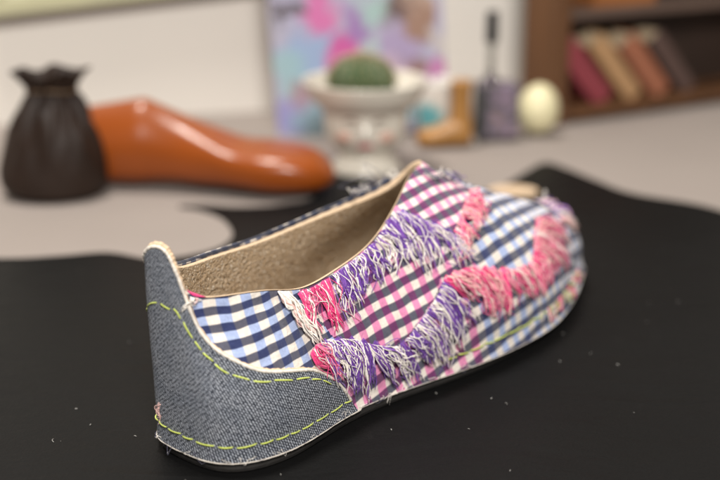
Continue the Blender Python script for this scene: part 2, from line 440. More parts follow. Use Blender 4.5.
# insole
ring = surf(s_[::4], .10) - snorm(s_[::4], .10)*.2; ring[:, 2] = .75
c0 = ring.mean(0); V = np.concatenate([ring, (ring*.5+c0*.5), [c0]]); k_ = len(ring)
F = [[i, (i+1) % k_, k_+(i+1) % k_, k_+i] for i in range(k_)] + [[k_+i, k_+(i+1) % k_, 2*k_] for i in range(k_)]
smesh('insole', V, F, M['suede'])
# sole: thin black rubber, rounded lower edge
hem = surf(s_[::3], 0.0); nh = snorm(s_[::3], .25); nh[:, 2] = 0; nh /= np.linalg.norm(nh, axis=1, keepdims=True)
inset = .03 + .33*np.clip((hem[:, 0]-6)/16, 0, 1)
prof = [(0, .47), (.0, .42), (.0, .20), (.05, .07), (.16, .0)]
rows = [np.concatenate([(hem-nh*(inset+d)[:, None])[:, :2], np.full((len(hem), 1), z)], 1) for d, z in prof]
V = np.concatenate(rows); k_ = len(hem)
F = [[r*k_+i, r*k_+(i+1) % k_, (r+1)*k_+(i+1) % k_, (r+1)*k_+i] for r in range(len(prof)-1) for i in range(k_)]
F += [list(range(k_)), list(range((len(prof)-1)*k_, len(prof)*k_))[::-1]]
smesh('sole', V, F, M['rubber'], smooth=False)['label'] = 'thin black rubber sole'
# pale leather midsole edge under the hem
rows = [np.concatenate([(hem-nh*(d+np.where(hem[:, 0] < 6.2, 0, .12))[:, None])[:, :2], np.full((len(hem), 1), z)], 1) for d, z in ((.10, .455), (-.125, .462), (-.135, .50), (.10, .515))]
rows = [r + nh*(ripple(hem, 3.0, 21)*.03)[:, None] for r in rows]
V = np.concatenate(rows)
F = [[r*k_+i, r*k_+(i+1) % k_, (r+1)*k_+(i+1) % k_, (r+1)*k_+i] for r in range(3) for i in range(k_)]
smesh('hem_edge', V, F, M['white_edge'])

# denim heel piece, wrapped round outside the cloth
ns2, nt2 = 420, 70
sd = np.linspace(-5.19, 5.19, ns2); td = np.linspace(0, 1, nt2)
SD, QD = np.meshgrid(sd, td, indexing='ij'); TD = QD*ctop(SD)
GD = surf(SD, TD); ND = snorm(SD, TD)
off = .12 + .03*ripple(GD, 1.1, 31)*np.clip((1-TD)*4, 0, 1)
# slight swell of the tab top, cloth pulled in at the stitching
VD = GD + ND*off[..., None]
VD[:, -1] -= ND[:, -1]*.05
arcd = np.cumsum(np.concatenate([[0], np.linalg.norm(np.diff(surf(sd, .3), axis=0), axis=-1)]))
hh = np.concatenate([np.zeros((ns2, 1)), np.cumsum(np.linalg.norm(np.diff(VD, axis=1), axis=-1), 1)], 1)
ii = np.arange(ns2*nt2).reshape(ns2, nt2)
F = np.stack([ii[:-1, :-1], ii[1:, :-1], ii[1:, 1:], ii[:-1, 1:]], -1).reshape(-1, 4)
counter = smesh('heel_counter', VD.reshape(-1, 3), F, M['denim'], uvs=np.stack([np.repeat(arcd[:, None], nt2, 1), hh], -1).reshape(-1, 2))
counter['label'] = 'grey blue denim heel piece'
def sub_of(o, parent): o.parent = parent; return o
# white bound edge of the denim, with the raw leather edge just inside it
def edge_tube(name, lift, rad, mat, dn, parent, lo=-5.1, hi=5.1, k=6):
    ss = np.linspace(lo, hi, 500); tt = ctop(ss)
    p = surf(ss, tt); n_ = snorm(ss, np.minimum(tt, .995))
    dwn = surf(ss, np.maximum(tt-.01, 0)) - p; dwn /= np.linalg.norm(dwn, axis=1, keepdims=True)+1e-9
    p = p + n_*lift + dwn*dn + n_*(ripple(p, 4, 41)*.012)[:, None]
    a = np.full((1, len(ss)), rad)*(1+.12*np.sin(ss*23)[None]+.1*np.sin(ss*57+1)[None])
    V, F, _ = tubes(p[None], n_[None], a, a, k)
    return sub_of(smesh(name, V, F, mat), parent)
edge_tube('edge_binding', .115, .062, M['white_edge'], .0, counter)
edge_tube('leather_edge', -.03, .10, M['tan_edge'], -.05, counter, -4.7, 4.7)
# lime running stitches
def stitches(name, st, lift, parent, rad=.030, length=.66, gap=.07, jitter=.045):
    c = spline2(st, 10); P = surf(c[:, 0], c[:, 1])
    L = np.concatenate([[0], np.cumsum(np.linalg.norm(np.diff(P, axis=0), axis=1))])
    paths, norms = [], []; x = .02
    while x < L[-1]-.15:
        ln = length*rnd.uniform(.65, 1.35); e = min(x+ln, L[-1])
        q = np.linspace(x, e, 9); s1 = np.interp(q, L, c[:, 0]); t1 = np.interp(q, L, c[:, 1])
        nn = snorm(s1, t1); arch = np.sin(np.linspace(0, np.pi, 9))**.5
        p = surf(s1, t1) + nn*(lift-.06+.075*arch)[:, None]
        side = np.cross(nn, np.gradient(p, axis=0)); side /= np.linalg.norm(side, axis=1, keepdims=True)
        p = p + side*(rnd.uniform(-jitter, jitter)*np.linspace(-1, 1, 9))[:, None]
        paths.append(p); norms.append(nn); x = e+gap*rnd.uniform(.7, 1.4)
    a = np.full((len(paths), 9), rad); a[:, [0, -1]] *= .55
    V, F, _ = tubes(np.array(paths), np.array(norms), a, a*.9, 6)
    o = smesh(name, V, F, M['lime']); o.parent = parent; return o
st1 = [(-2.2, .60), (-1.6, .68), (-.8, .69), (0, .695), (.4, .690), (.85, .69), (1.28, .722), (1.55, .70), (1.88, .67), (2.23, .605), (2.5, .53), (2.9, .475), (3.2, .435), (3.85, .395), (4.28, .35), (4.7, .25)]
st2 = [(-4.5, .085), (-3, .09), (-1.5, .09), (-.4, .09), (.23, .088), (.6, .085), (1.12, .082), (1.78, .082), (2.43, .084), (3.05, .086), (3.9, .082), (4.62, .078), (5.1, .08)]
stitches('top_stitching', st1, .15, counter)['label'] = 'lime green running stitch below the top edge'
stitches('hem_stitching', st2, .15, counter)['label'] = 'lime green running stitch along the hem'
stitches('side_stitching', [(6.9, .085), (7.4, .085), (8.0, .085), (8.6, .085), (9.2, .085), (9.8, .085), (10.4, .085)], .075, shoe, .036, .8, .05)
# checked binding rolled over the far rim
ss = np.linspace(15.7, 22.1, 420); p = surf(ss, 1.0); n_ = snorm(ss, .99)
p = p + np.array([0, 0, .10]) + n_*.03 + n_*(ripple(p, 3, 51)*.03)[:, None]
a = np.full((1, len(ss)), .12); bb = np.full((1, len(ss)), .10)
V, F, _ = tubes(p[None], np.tile([[0, 0, 1.]], (len(ss), 1))[None], bb, a, 10)
L = np.concatenate([[0], np.cumsum(np.linalg.norm(np.diff(p, axis=0), axis=1))])
U = np.stack([np.repeat(L, 10), np.tile(np.arange(10)*.075, len(ss))], -1)
smesh('rim_binding', V, F, gingham('navy_binding', .34, .19, 0, blue=((.12, .14, .22), (.014, .017, .035)), grey=(.03, .03, .045)), uvs=U)
# magenta under-layer peeping over the near rim
ss = np.linspace(2.05, 2.6, 90); p = surf(ss, 1.0) - snorm(ss, .99)*.02 + np.array([0, 0, .06])
V, F, _ = tubes(p[None], snorm(ss, .99)[None], np.full((1, 90), .055)*np.clip(np.minimum(ss-2.0, 2.62-ss)*4, .15, 1)[None], np.full((1, 90), .05), 6)
smesh('rim_trim', V, F, M['magenta_t'])

# ------------------------------------------------------------------ fringes: rows of frayed threads, each root and tip on the cloth
def guide(pts):
    P = spline2(pts, 6); X = surf(P[:, 0], P[:, 1]); L = np.concatenate([[0], np.cumsum(np.linalg.norm(np.diff(X, axis=0), axis=1))]); L /= L[-1]
    return lambda q: np.array([np.interp(q, L, P[:, 0]), np.interp(q, L, P[:, 1])])
def fringe(name, label, heads, tips, locks, per, kinds, rad=.020, wave=.10, frizz=.05, lift=.12, spread=.5, ribw=.235, m=16, lens=(.62, 1.1), stray=.2):
    """locks of threads side by side along a seam: a lock is either a torn cloth strip with a few threads, or a loose bunch"""
    mats = []; paths, norms, A, B, mi = [], [], [], [], []; gh = guide(heads); gt = guide(tips); r = np.linspace(0, 1, m)
    def wav(n, amp, lo, hi):
        f = rng.uniform(lo, hi, n); p = rng.uniform(0, 6.28, n); a = rng.normal(size=n)*amp
        return sum(a[i]*(np.sin(f[i]*r+p[i])-np.sin(p[i])) for i in range(n))
    def add(q, qe, ln, mat, a, b, common, fz, lf, z0):
        h = gh(min(max(q, 0), 1)); e = gt(min(max(qe, 0), 1))
        path = h + (e-h)*(r*ln)[:, None]; path[:, 1] = np.clip(path[:, 1], 0, 1.0)
        P = surf(path[:, 0], path[:, 1]); Nn = snorm(path[:, 0], np.clip(path[:, 1], 0, .985))
        tan = np.gradient(P, axis=0); tan /= np.linalg.norm(tan, axis=1, keepdims=True)+1e-9
        sd_ = np.cross(Nn, tan)
        z = z0 + lf*np.sin(np.pi*np.minimum(r*1.1, 1))**.8 + rng.uniform(0, .10)*r + wav(2, fz*.7, 4, 13)
        P = P + sd_*(common + wav(3, fz, 4, 14))[:, None] + Nn*np.maximum(z, .06+b)[:, None]
        P[:, 2] = np.maximum(P[:, 2], .25)
        tp = np.ones(m); tp[0] = .8; tp[-1] = .45
        if b < a*.5: tp = tp*(1+.22*np.sin(r*rng.uniform(3, 9)+rng.uniform(0, 6))); tp[-1] = .3; tp[-2] *= .75
        paths.append(P); norms.append(Nn); A.append(a*tp); B.append(b*tp)
        if mat not in mats: mats.append(mat)
        mi.append(mats.index(mat))
    for j in range(locks):
        qc = (j+.5+rng.uniform(-.2, .2))/locks; kd = kinds(qc) if callable(kinds) else kinds
        strip, cs = kd[int(rng.integers(len(kd)))] if len(kd) > 2 else kd[j % len(kd)]
        dq = rng.normal()*spread/locks; cw = wav(2, wave, 1.5, 4.5); ll = rng.uniform(.78, 1.05); lz = rng.uniform(.4, 1)*lift
        if strip:
            for k in range(2 if rng.uniform() < .45 else 1):
                q1_ = qc+rng.normal()*.12/locks; hw = ribw*rng.uniform(.75, 1.2); c1 = cw*rng.uniform(.7, 1.2); l1 = lz*rng.uniform(.5, 1); e1 = ll*rng.uniform(.75, 1.0)
                tw = wav(2, .35, 2, 6)                    # the torn strip is yarns side by side, loosening towards the end
                ny = 11
                for y_ in range(ny):
                    o_ = -1+2*(y_+.5)/ny
                    add(q1_, qc+dq, e1*rng.uniform(.82, 1.12), strip if rng.uniform() < .86 else {PU: VI, MA: PK, PK: PE}[strip], .0165, .0165,
                        c1 + o_*hw*(1+tw*.5) + wav(1, .05, 2, 5)*r*r, frizz*.12, l1*1.15, .11+.03*rng.uniform())
        for k in range(int(per*(.38 if strip else 1.0)*rng.uniform(.75, 1.25))):
            c = cs[int(rng.integers(len(cs)))]; g = rng.normal()
            if rng.uniform() < stray: add(qc+g*.4/locks, qc+dq+rng.normal()*1.3/locks, ll*rng.uniform(.7, 1.15), c, rad*.7, rad*.7, cw*rng.uniform(-.6, 1.6), frizz*2.2, lz*rng.uniform(.6, 2.2), .12)
            else: add(qc+g*.30/locks, qc+dq+g*.26/locks+rng.normal()*.12/locks, ll*rng.uniform(*lens), c, rad*rng.uniform(.7, 1.25), rad*rng.uniform(.7, 1.2), cw*rng.uniform(.8, 1.2), frizz, lz*rng.uniform(.5, 1.4), rng.uniform(.09, .16))
    V, F, ix = tubes(np.array(paths), np.array(norms), np.array(A), np.array(B), 5)
    o = smesh(name, V, F, [M[c] for c in mats], fm=np.array(mi)[ix]); o['label'] = label
    return o
W, PU, VI, MA, PK, PE, GR = 'white_t', 'purple_t', 'violet_t', 'magenta_t', 'pink_t', 'peach_t', 'grey_t'
K_pur = [(PU, [W, W, W, PU, VI]), (None, [W, W, W, W, PU, VI])]
K_mag = [(MA, [W, MA, MA]), (None, [W, W, MA, MA, PK])]
K_rose = [(MA, [PK, PE, MA]), (MA, [PK, PE, W]), (PK, [PE, MA]), (None, [PE, PK, MA, MA, W])]
F1h = [(4.72, .985), (5.43, .994), (6.18, .998), (7.05, .998), (7.6, .995), (7.80, .95), (7.9, .844), (8.0, .738), (8.1, .66)]
F1t = [(4.75, .63), (5.2, .61), (5.6, .60), (6.0, .69), (6.38, .74), (6.83, .71), (7.43, .60), (7.88, .53), (8.22, .51)]
fringe('fringe', 'purple and white frayed fringe along the near edge of the opening', F1h, F1t, 26, 15, lambda q: K_mag if q < .17 else K_pur)
fringe('fringe', 'pale straight strands at the back end of the opening fringe', [(4.15, .995), (4.42, .99)], [(4.62, .60), (4.82, .57)], 3, 12, [(None, [W, W, PE])], wave=.05, rad=.034, lift=.16)
F2h = [(4.45, .52), (4.73, .562), (5.23, .519), (5.55, .438), (5.85, .345), (6.1, .305), (6.35, .331), (6.6, .388), (6.88, .444), (7.18, .494), (7.40, .55)]
F2t = [(4.75, .22), (4.95, .13), (5.15, .08), (5.62, .03), (6.08, .02), (6.53, .05), (6.93, .069), (7.2, .138), (7.38, .181), (7.55, .26)]
fringe('fringe', 'purple and white frayed fringe low on the side above the hem', F2h, F2t, 25, 17, lambda q: K_mag if q < .09 else K_pur, wave=.13, lift=.14)
fringe('fringe', 'rose pink frayed fringe sweeping across the front of the side', [(7.38, .55), (7.7, .53), (8.08, .475), (8.58, .385), (8.95, .36), (9.4, .36)],
       [(7.6, .34), (7.88, .238), (8.15, .188), (8.47, .205), (8.83, .175), (9.35, .175)], 15, 22, K_rose, rad=.025, ribw=.17)
fringe('fringe', 'rose pink tuft of fringe beside the tongue', [(10.2, .80), (9.6, .775), (9.08, .755), (8.62, .725), (8.28, .70), (8.02, .67)], [(9.75, .715), (9.3, .68), (8.95, .635), (8.58, .595), (8.27, .565), (7.98, .53)], 11, 20, K_rose, rad=.025, wave=.13, ribw=.17)
fringe('fringe', 'rose pink fringe over the toe', [(10.5, .50), (10.28, .475), (9.8, .45), (9.45, .41), (9.2, .37)], [(11.0, .34), (10.8, .306), (10.62, .25), (10.23, .215), (9.65, .215)], 12, 20, K_rose, rad=.027, ribw=.17)
fringe('fringe', 'purple and white tuft at the far corner of the toe', [(12.2, .47), (11.7, .44), (11.4, .41), (11.2, .37)], [(12.3, .33), (11.9, .30), (11.65, .27), (11.4, .24)], 6, 14, [(PU, [W, PE, PU]), (None, [W, W, VI, PE])], wave=.2, lift=.28, rad=.034)
fringe('fringe', 'short loose threads along the top of the tongue', [(9.2, .96), (10.2, .93), (11, .90), (12, .88)], [(9.5, .90), (10.4, .87), (11.2, .84), (12.2, .82)], 8, 6, [(None, [GR, PU, W, GR])], wave=.1, lift=.08)
fringe('fringe', 'white frayed threads on the far rim', [(15.2, .99), (16.0, .99), (16.8, .99)], [(15.4, .92), (16.2, .93), (16.9, .95)], 7, 7, [(None, [W, W, GR])], wave=.2, lift=.2, rad=.016, frizz=.12)
fringe('fringe', 'pink and white thread ends along the toe hem', [(9.0, .10), (9.6, .11), (10.2, .11), (10.7, .10)], [(9.0, .03), (9.6, .03), (10.2, .03), (10.7, .03)], 9, 7, [(MA, [W, PK, W]), (None, [W, PE, 'lime'])], wave=.08, lift=.06, rad=.03, ribw=.12)
fringe('hem_fray', 'fine white whiskers of the raw hem', [(-.6, .02), (.5, .02), (1.5, .02), (3, .02), (4.5, .02), (6, .02), (8, .02)], [(-.6, .0), (.5, .0), (1.5, .0), (3, .0), (4.5, .0), (6, .0), (8, .0)], 30, 2, [(None, [W, W, GR])], wave=.05, frizz=.03, lift=.0, rad=.010, m=8)
fringe('fringe', 'tiny white and pink knot of threads where the rim meets the denim', [(2.12, .985), (2.24, .99)], [(2.17, .93), (2.28, .94)], 2, 6, [(None, [W, W, W, PE])], wave=.06, frizz=.05, lift=.06)
fringe('fringe', 'pale pink wisp at the back of the heel hem', [(-.12, .20), (.12, .19)], [(-.05, .08), (.16, .07)], 1, 6, [(None, [PE, PE, W])], wave=.03, frizz=.02, lift=.05, rad=.014)
# ------------------------------------------------------------------ things behind the shoe
def glaze(name, col, rough=.2, var=.06): return plain(name, col, rough, var, 30, 0, 0, 0, .5, .5)
# orange shoe last: profile rings along its length (x, top, bottom, half width)
LS = [(0, 4.2, 1.8, .5), (.25, 4.75, .9, 1.35), (.9, 5.0, .45, 1.95), (2.2, 5.2, .22, 2.25), (4.2, 5.55, .2, 2.25), (5.2, 5.68, .22, 2.2), (6.0, 5.4, .3, 2.15), (7.5, 4.75, .35, 2.2), (9.5, 3.9, .28, 2.45),
      (11.5, 3.15, .3, 2.75), (13.5, 3.05, .15, 3.0), (15.2, 2.9, .15, 2.75), (16.6, 2.5, .28, 2.15), (17.4, 1.85, .55, 1.35), (17.8, 1.3, .9, .5)]
def last_mesh(prof, per=36, sub=5, flat=.0):
    P = spline2(prof, sub); V, F = [], []
    for x, zt, zb, hw in P:
        c, h = (zt+zb)/2, max((zt-zb)/2, .02)
        narrow = np.clip((zt-3.0)/2.2, 0, 1)*np.clip((11-x)/3, 0, 1)
        for i in range(per):
            a = 2*math.pi*i/per; ca, sa = math.cos(a), math.sin(a)
            e = .78
            y = hw*math.copysign(abs(ca)**e, ca); z = h*math.copysign(abs(sa)**(.72), sa)
            y *= 1 - .48*narrow*np.clip(sa, 0, 1)
            V.append((x, y + .5*math.sin(x/17.8*math.pi), c+z))
    n = len(P)
    for i in range(n-1):
        for j in range(per):
            k = (j+1) % per; F.append((i*per+j, (i+1)*per+j, (i+1)*per+k, i*per+k))
    F.append(list(range(per))); F.append(list(range((n-1)*per, n*per))[::-1])
    return V, F
V, F = last_mesh(LS)
last = fix(mesh('shoe_last', V, F, plain('orange_plastic', (.245, .053, .006), .30, .25, 18, .03, 120, 0, .38, .08)))
last.location = Vector((-19.2, 76.9, .0))*CM; last.rotation_euler = (0, 0, R(-9))
tag(last, 'glossy orange brown shoe last lying at the far edge of the black leather', 'shoe last')
# dark brown soft leather pouch, mostly outside the photograph
pouch = empty('pouch', (-19.5, 74.0, 0)); pouch.scale = (.84, .84, .84); tag(pouch, 'dark brown soft leather pouch beside the heel of the orange last', 'pouch')
dk = plain('dark_brown_leather', (.020, .0105, .0065), .55, .35, 40, .35, 260, 0, .3)
P = spline2([(.05, .02), (2.6, .02), (3.5, .25), (3.85, 1.2), (3.8, 2.6), (3.45, 4.2), (2.9, 5.8), (2.3, 7.0), (1.75, 7.7), (1.65, 8.1), (2.0, 8.7), (2.5, 9.3), (2.45, 9.35), (1.9, 8.7), (1.5, 8.1), (1.2, 7.4)], 4)
V, F = [], []; n = 90
for q_, (r_, z) in enumerate(P):
    for i in range(n):
        a = 2*math.pi*i/n; k_ = np.clip((z-2)/6, 0, 1)
        rr = r_*(1 + .13*k_*math.sin(9*a+.5*z) + .05*k_*math.sin(17*a-z) + .05*math.sin(2*a+.7*z)*min(1, z))
        V.append((rr*math.cos(a)*1.0 + .35*k_, rr*math.sin(a)*.8, z + .2*k_*math.sin(5*a)))
for q_ in range(len(P)-1):
    for i in range(n): F.append((q_*n+i, q_*n+(i+1) % n, (q_+1)*n+(i+1) % n, (q_+1)*n+i))
mesh('bag', V, F, dk, pouch)
a_ = np.linspace(0, 2*math.pi, 60); pth = np.array([[(1.83*math.cos(a)+.35, 1.5*math.sin(a), 8.05+.08*math.sin(3*a)) for a in a_]])
V, F, _ = tubes(pth, np.tile([[0, 0, 1.]], (60, 1))[None], np.full((1, 60), .13), np.full((1, 60), .13), 8)
mesh('cord', V, F, plain('brown_cord', (.10, .06, .03), .7, .2, 300), pouch)

# face planter with a cactus
pot = empty('face_planter', (.35, 80.6, 0)); tag(pot, 'cream ceramic planter shaped as a face under a wide bowl brim, cactus inside', 'planter')
cer = glaze('cream_ceramic', (.66, .61, .52), .25)
prof = [(0, .0), (2.35, .0), (2.45, .12), (2.35, .4), (1.95, .75), (1.75, 1.05), (1.95, 1.35), (2.45, 1.85), (2.75, 2.5), (2.85, 3.2), (2.88, 3.9), (2.98, 4.25), (3.35, 4.55), (3.8, 5.05), (4.1, 5.65), (4.25, 6.1),
        (4.2, 6.2), (4.05, 6.1), (3.8, 5.5), (3.5, 5.1), (3.1, 4.8)]
prof = spline2(prof, 3)
V, F = lathe(prof, 96)
# face relief towards the camera (-y)
def dent(V, x, z, rx, rz, d):
    f = (V[:, 1] < 0)*np.exp(-((V[:, 0]-x)/rx)**2-((V[:, 2]-z)/rz)**2)*(V[:, 2] < 5); r = V[:, :2]/np.maximum(np.linalg.norm(V[:, :2], axis=1, keepdims=True), .1)
    V[:, :2] += r*(f*d)[:, None]
V = np.array(V)
dent(V, 0, 3.0, .28, .55, .45); dent(V, 0, 2.75, .40, .2, .18); dent(V, -.95, 3.45, .55, .25, -.16); dent(V, .95, 3.45, .55, .25, -.16)
dent(V, 0, 2.15, .55, .16, .14); dent(V, 0, 1.75, .5, .25, .2); dent(V, -1.3, 2.7, .6, .5, .12); dent(V, 1.3, 2.7, .6, .5, .12)
mesh('bowl', V, F, cer, pot)
def patch(name, x, z, w, h, mat, curve=0.0, lift=.05):
    """thin painted feature following the face"""
    Vp, Fp = [], []; nu, nv = 17, 7
    for i in range(nu):
        for j in range(nv):
            a = -1+2*i/(nu-1); c = -1+2*j/(nv-1)
            px = x + a*w; pz = z + c*h*math.sqrt(max(0, 1-a*a)) + curve*a*a
            r = 2.86 if pz > 2.5 else np.interp(pz, [1.05, 1.35, 1.85, 2.5], [1.75, 1.95, 2.45, 2.75])
            py = -math.sqrt(max(.1, r*r-px*px))
            P_ = np.array([[px, py, pz]])
            for q in ((0, 3.0, .28, .55, .45), (0, 2.75, .40, .2, .18), (-.95, 3.45, .55, .25, -.16), (.95, 3.45, .55, .25, -.16), (0, 2.15, .55, .16, .14), (0, 1.75, .5, .25, .2), (-1.3, 2.7, .6, .5, .12), (1.3, 2.7, .6, .5, .12)): dent(P_, *q)
            P_[0, 1] -= lift; Vp.append(P_[0])
    for i in range(nu-1):
        for j in range(nv-1): Fp.append((i*nv+j, (i+1)*nv+j, (i+1)*nv+j+1, i*nv+j+1))
    o = mesh(name, Vp, Fp, mat, pot); md = o.modifiers.new('thick', 'SOLIDIFY'); md.thickness = .0006; md.offset = 0; return o
lip = glaze('lip_paint', (.55, .16, .17), .3); blush = glaze('blush_paint', (.68, .42, .33), .35); lash = glaze('brow_paint', (.16, .10, .07), .4)
patch('lips', 0, 2.15, .55, .17, lip)
for sx in (-1, 1):
    patch('cheek', sx*1.4, 2.72, .5, .38, blush); patch('eyelid', sx*.95, 3.32, .5, .05, lash, .16); patch('eyebrow', sx*.98, 3.95, .55, .06, lash, -.12)
soil = [(0, 4.95), (2.0, 5.0), (3.3, 5.1)]
V, F = lathe(soil, 40); mesh('soil', V, F, plain('potting_grit', (.10, .075, .055), .9, .5, 500, 1, 500), pot)
cac = empty('cactus', (.1, 80.6, 4.75)); tag(cac, 'round green ribbed cactus growing in the face planter', 'cactus')
V, F = [], []; nr, nz = 132, 26
for j in range(nz):
    b_ = -.35+(math.pi/2+.35)*j/(nz-1); rr = 2.15*math.cos(b_)**.9 if j < nz-1 else 0.02; z = 1.25+1.75*math.sin(b_)
    for i in range(nr):
        a = 2*math.pi*i/nr; k_ = 1+.075*math.cos(22*a)*min(1, rr)
        V.append((rr*k_*math.cos(a), rr*k_*math.sin(a), z - (.12*math.exp(-(rr/.5)**2))))
for j in range(nz-1):
    for i in range(nr): F.append((j*nr+i, j*nr+(i+1) % nr, (j+1)*nr+(i+1) % nr, (j+1)*nr+i))
mesh('stem', V, F, plain('cactus_green', (.042, .08, .024), .55, .35, 160, .3, 500), cac)
paths = []; nn_ = []
for i in range(22):
    for j in range(5, nz-1, 2):
        b_ = -.35+(math.pi/2+.35)*j/(nz-1); a = 2*math.pi*i/22; rr = 2.15*math.cos(b_)**.9*1.07
        p0 = np.array([rr*math.cos(a), rr*math.sin(a), 1.25+1.75*math.sin(b_)]); up = np.array([math.cos(a)*math.cos(b_), math.sin(a)*math.cos(b_), math.sin(b_)])
        for k in range(5):
            dv = up+rng.normal(size=3)*.6; dv /= np.linalg.norm(dv); paths.append([p0, p0+dv*.16, p0+dv*.32]); nn_.append([np.cross(dv, [.3, .5, .8])]*3)
paths = np.array(paths); nn_ = np.array(nn_); a = np.full(paths.shape[:2], .014)
V, F, _ = tubes(paths, nn_, a, a, 3); mesh('spines', V, F, plain('spine', (.42, .34, .20), .6), cac)

# abstract painting on a deep canvas
def art_mat():
    k = NT('abstract_paint'); o = k.obj()
    wob = k.n('ShaderNodeTexNoise', Scale=34.0, Detail=5.0, Roughness=.7); k.l(o, wob.inputs['Vector'])
    sub = k.n('ShaderNodeVectorMath', _operation='SUBTRACT'); k.l(wob.outputs['Color'], sub.inputs[0]); sub.inputs[1].default_value = (.5, .5, .5)
    scl = k.n('ShaderNodeVectorMath', _operation='SCALE'); k.l(sub.outputs[0], scl.inputs[0]); scl.inputs['Scale'].default_value = .062
    add = k.n('ShaderNodeVectorMath', _operation='ADD'); k.l(o, add.inputs[0]); k.l(scl.outputs[0], add.inputs[1])
    c = k.mix(k.noise(o, 26, 3), (.42, .40, .62), (.56, .52, .62))
    for x, z, r, col, st in [(-3.6, 6.3, 2.6, (.34, .47, .72), .9), (-5.6, 5.0, 1.8, (.36, .58, .62), .8), (-5.9, 1.5, 2.2, (.30, .28, .62), .8), (-6.3, 8.3, 1.5, (.50, .48, .60), .8), (-4.0, 1.2, 1.8, (.32, .55, .60), .7),
                             (-2.9, 9.2, 1.7, (.74, .17, .45), .95), (-.6, 6.3, 1.9, (.66, .10, .38), 1), (-1.2, 4.7, 1.6, (.68, .16, .42), .95), (.3, 8.4, 1.5, (.36, .17, .48), .9), (1.3, 9.3, 1.4, (.42, .60, .58), .95), (1.2, 6.6, 1.3, (.48, .60, .62), .9),
                             (-4.2, 3.6, 1.5, (.42, .22, .22), .7), (-1.0, 2.6, 2.0, (.50, .36, .44), .7), (3.4, 9.4, 1.7, (.13, .065, .05), .95), (5.1, 8.0, 1.6, (.36, .20, .13), .95), (4.7, 9.6, 1.2, (.52, .36, .28), .9), (3.2, 6.6, 1.6, (.44, .34, .56), .9), (4.0, 4.7, 1.4, (.28, .14, .12), .9), (5.8, 4.2, 1.2, (.58, .20, .44), .95),
                             (2.2, 4.6, 1.2, (.60, .42, .58), .85), (6.2, 6.4, 1.1, (.62, .56, .55), .9), (3.8, 2.0, 1.6, (.32, .54, .60), .8), (-5.8, 9.95, 1.0, (.05, .03, .02), .95), (-4.3, 10.1, .8, (.06, .03, .025), .9)]:
        dst = k.n('ShaderNodeVectorMath', _operation='DISTANCE'); k.l(k.scale(add.outputs[0], (1, 0, 1)), dst.inputs[0]); dst.inputs[1].default_value = (x*CM, 0, z*CM)
        m_ = k.math('MULTIPLY', k.smooth(k.math('DIVIDE', dst.outputs['Value'], r*CM), 1.15, .45), st)
        c = k.mix(m_, c, col)
    k.col(k.mix(1.0, c, (.78, .78, .76), 'MULTIPLY')); k.rough(.55); k.bump(k.noise(o, 120, 4), .4)
    return k.m
pt = empty('painting', (.3, 91.0, .02), R(4)); pt.rotation_euler = (R(-4), R(-3.2), R(4))
tag(pt, 'abstract canvas in magenta, lavender, teal and brown standing behind the planter', 'painting')
V, F = rbox((13.2, 1.2, 15.0), .08, 2, (0, .6, 7.5)); mesh('canvas', V, F, art_mat(), pt, smooth=False)
wood = plain('frame_wood', (.24, .15, .08), .6, .3, 60)
for nm, sz, lc in (('stretcher_bar', (13, .8, 1.4), (0, 1.62, .8)), ('stretcher_bar', (13, .8, 1.4), (0, 1.62, 14.2)), ('stretcher_bar', (1.4, .8, 11.9), (-5.8, 1.62, 7.5)), ('stretcher_bar', (1.4, .8, 11.9), (5.8, 1.62, 7.5))):
    V, F = rbox(sz, .06, 1, lc); mesh(nm, V, F, wood, pt, smooth=False)

# picture frame low on the wall, only its bottom edge in view
fr = empty('picture_frame', (-18.0, 96.75, 9.35)); fr.rotation_euler = (0, R(-5.0), R(15))
tag(fr, 'pale yellow green picture frame hanging on the wall, its dark lower edge in view', 'picture frame')
fm_ = plain('pale_frame_paint', (.50, .48, .30), .5, .1); dkf = plain('dark_frame_edge', (.06, .035, .03), .5, .2)
for nm, sz, lc in (('rail', (22, 1.0, 1.4), (0, 0, .9)), ('rail', (22, 1.0, 1.4), (0, 0, 15.3)), ('stile', (1.4, .96, 13), (-10.3, 0, 8.1)), ('stile', (1.4, .96, 13), (10.3, 0, 8.1))):
    V, F = rbox(sz, .12, 2, lc); mesh(nm, V, F, fm_, fr, smooth=False)
V, F = rbox((22.1, 1.2, .32), .06, 1, (0, 0, .03)); mesh('lower_edge', V, F, dkf, fr, smooth=False)
V, F = rbox((19.3, .3, 13), .02, 1, (0, .2, 8.1)); mesh('backing', V, F, plain('mount_card', (.62, .58, .48), .8), fr, smooth=False)

# white cup with teal glaze
cup = empty('cup', (5.75, 90.0, 0)); tag(cup, 'small white cup with a teal splash behind the tan last', 'cup')
V, F = lathe(spline2([(0, .0), (1.1, 0), (1.25, .2), (1.45, 1.2), (1.65, 2.6), (1.78, 4.2), (1.76, 4.35), (1.66, 4.2), (1.5, 2.6), (1.2, .6), (0, .45)], 3), 48)
def cup_mat():
    k = NT('teal_splash_glaze'); o = k.obj()
    d_ = k.n('ShaderNodeVectorMath', _operation='DISTANCE'); k.l(o, d_.inputs[0]); d_.inputs[1].default_value = (-.007, -.014, .018)
    f_ = k.smooth(k.math('ADD', d_.outputs['Value'], k.math('MULTIPLY', k.noise(o, 130, 3), .012)), .021, .013)
    k.col(k.mix(f_, (.70, .66, .60), (.13, .40, .44))); k.rough(.25); return k.m
mesh('body', V, F, cup_mat(), cup)
pth = np.array([[(1.6+.9*math.sin(a), 0, 2.5+1.1*math.cos(a)) for a in np.linspace(.25, math.pi-.25, 14)]])
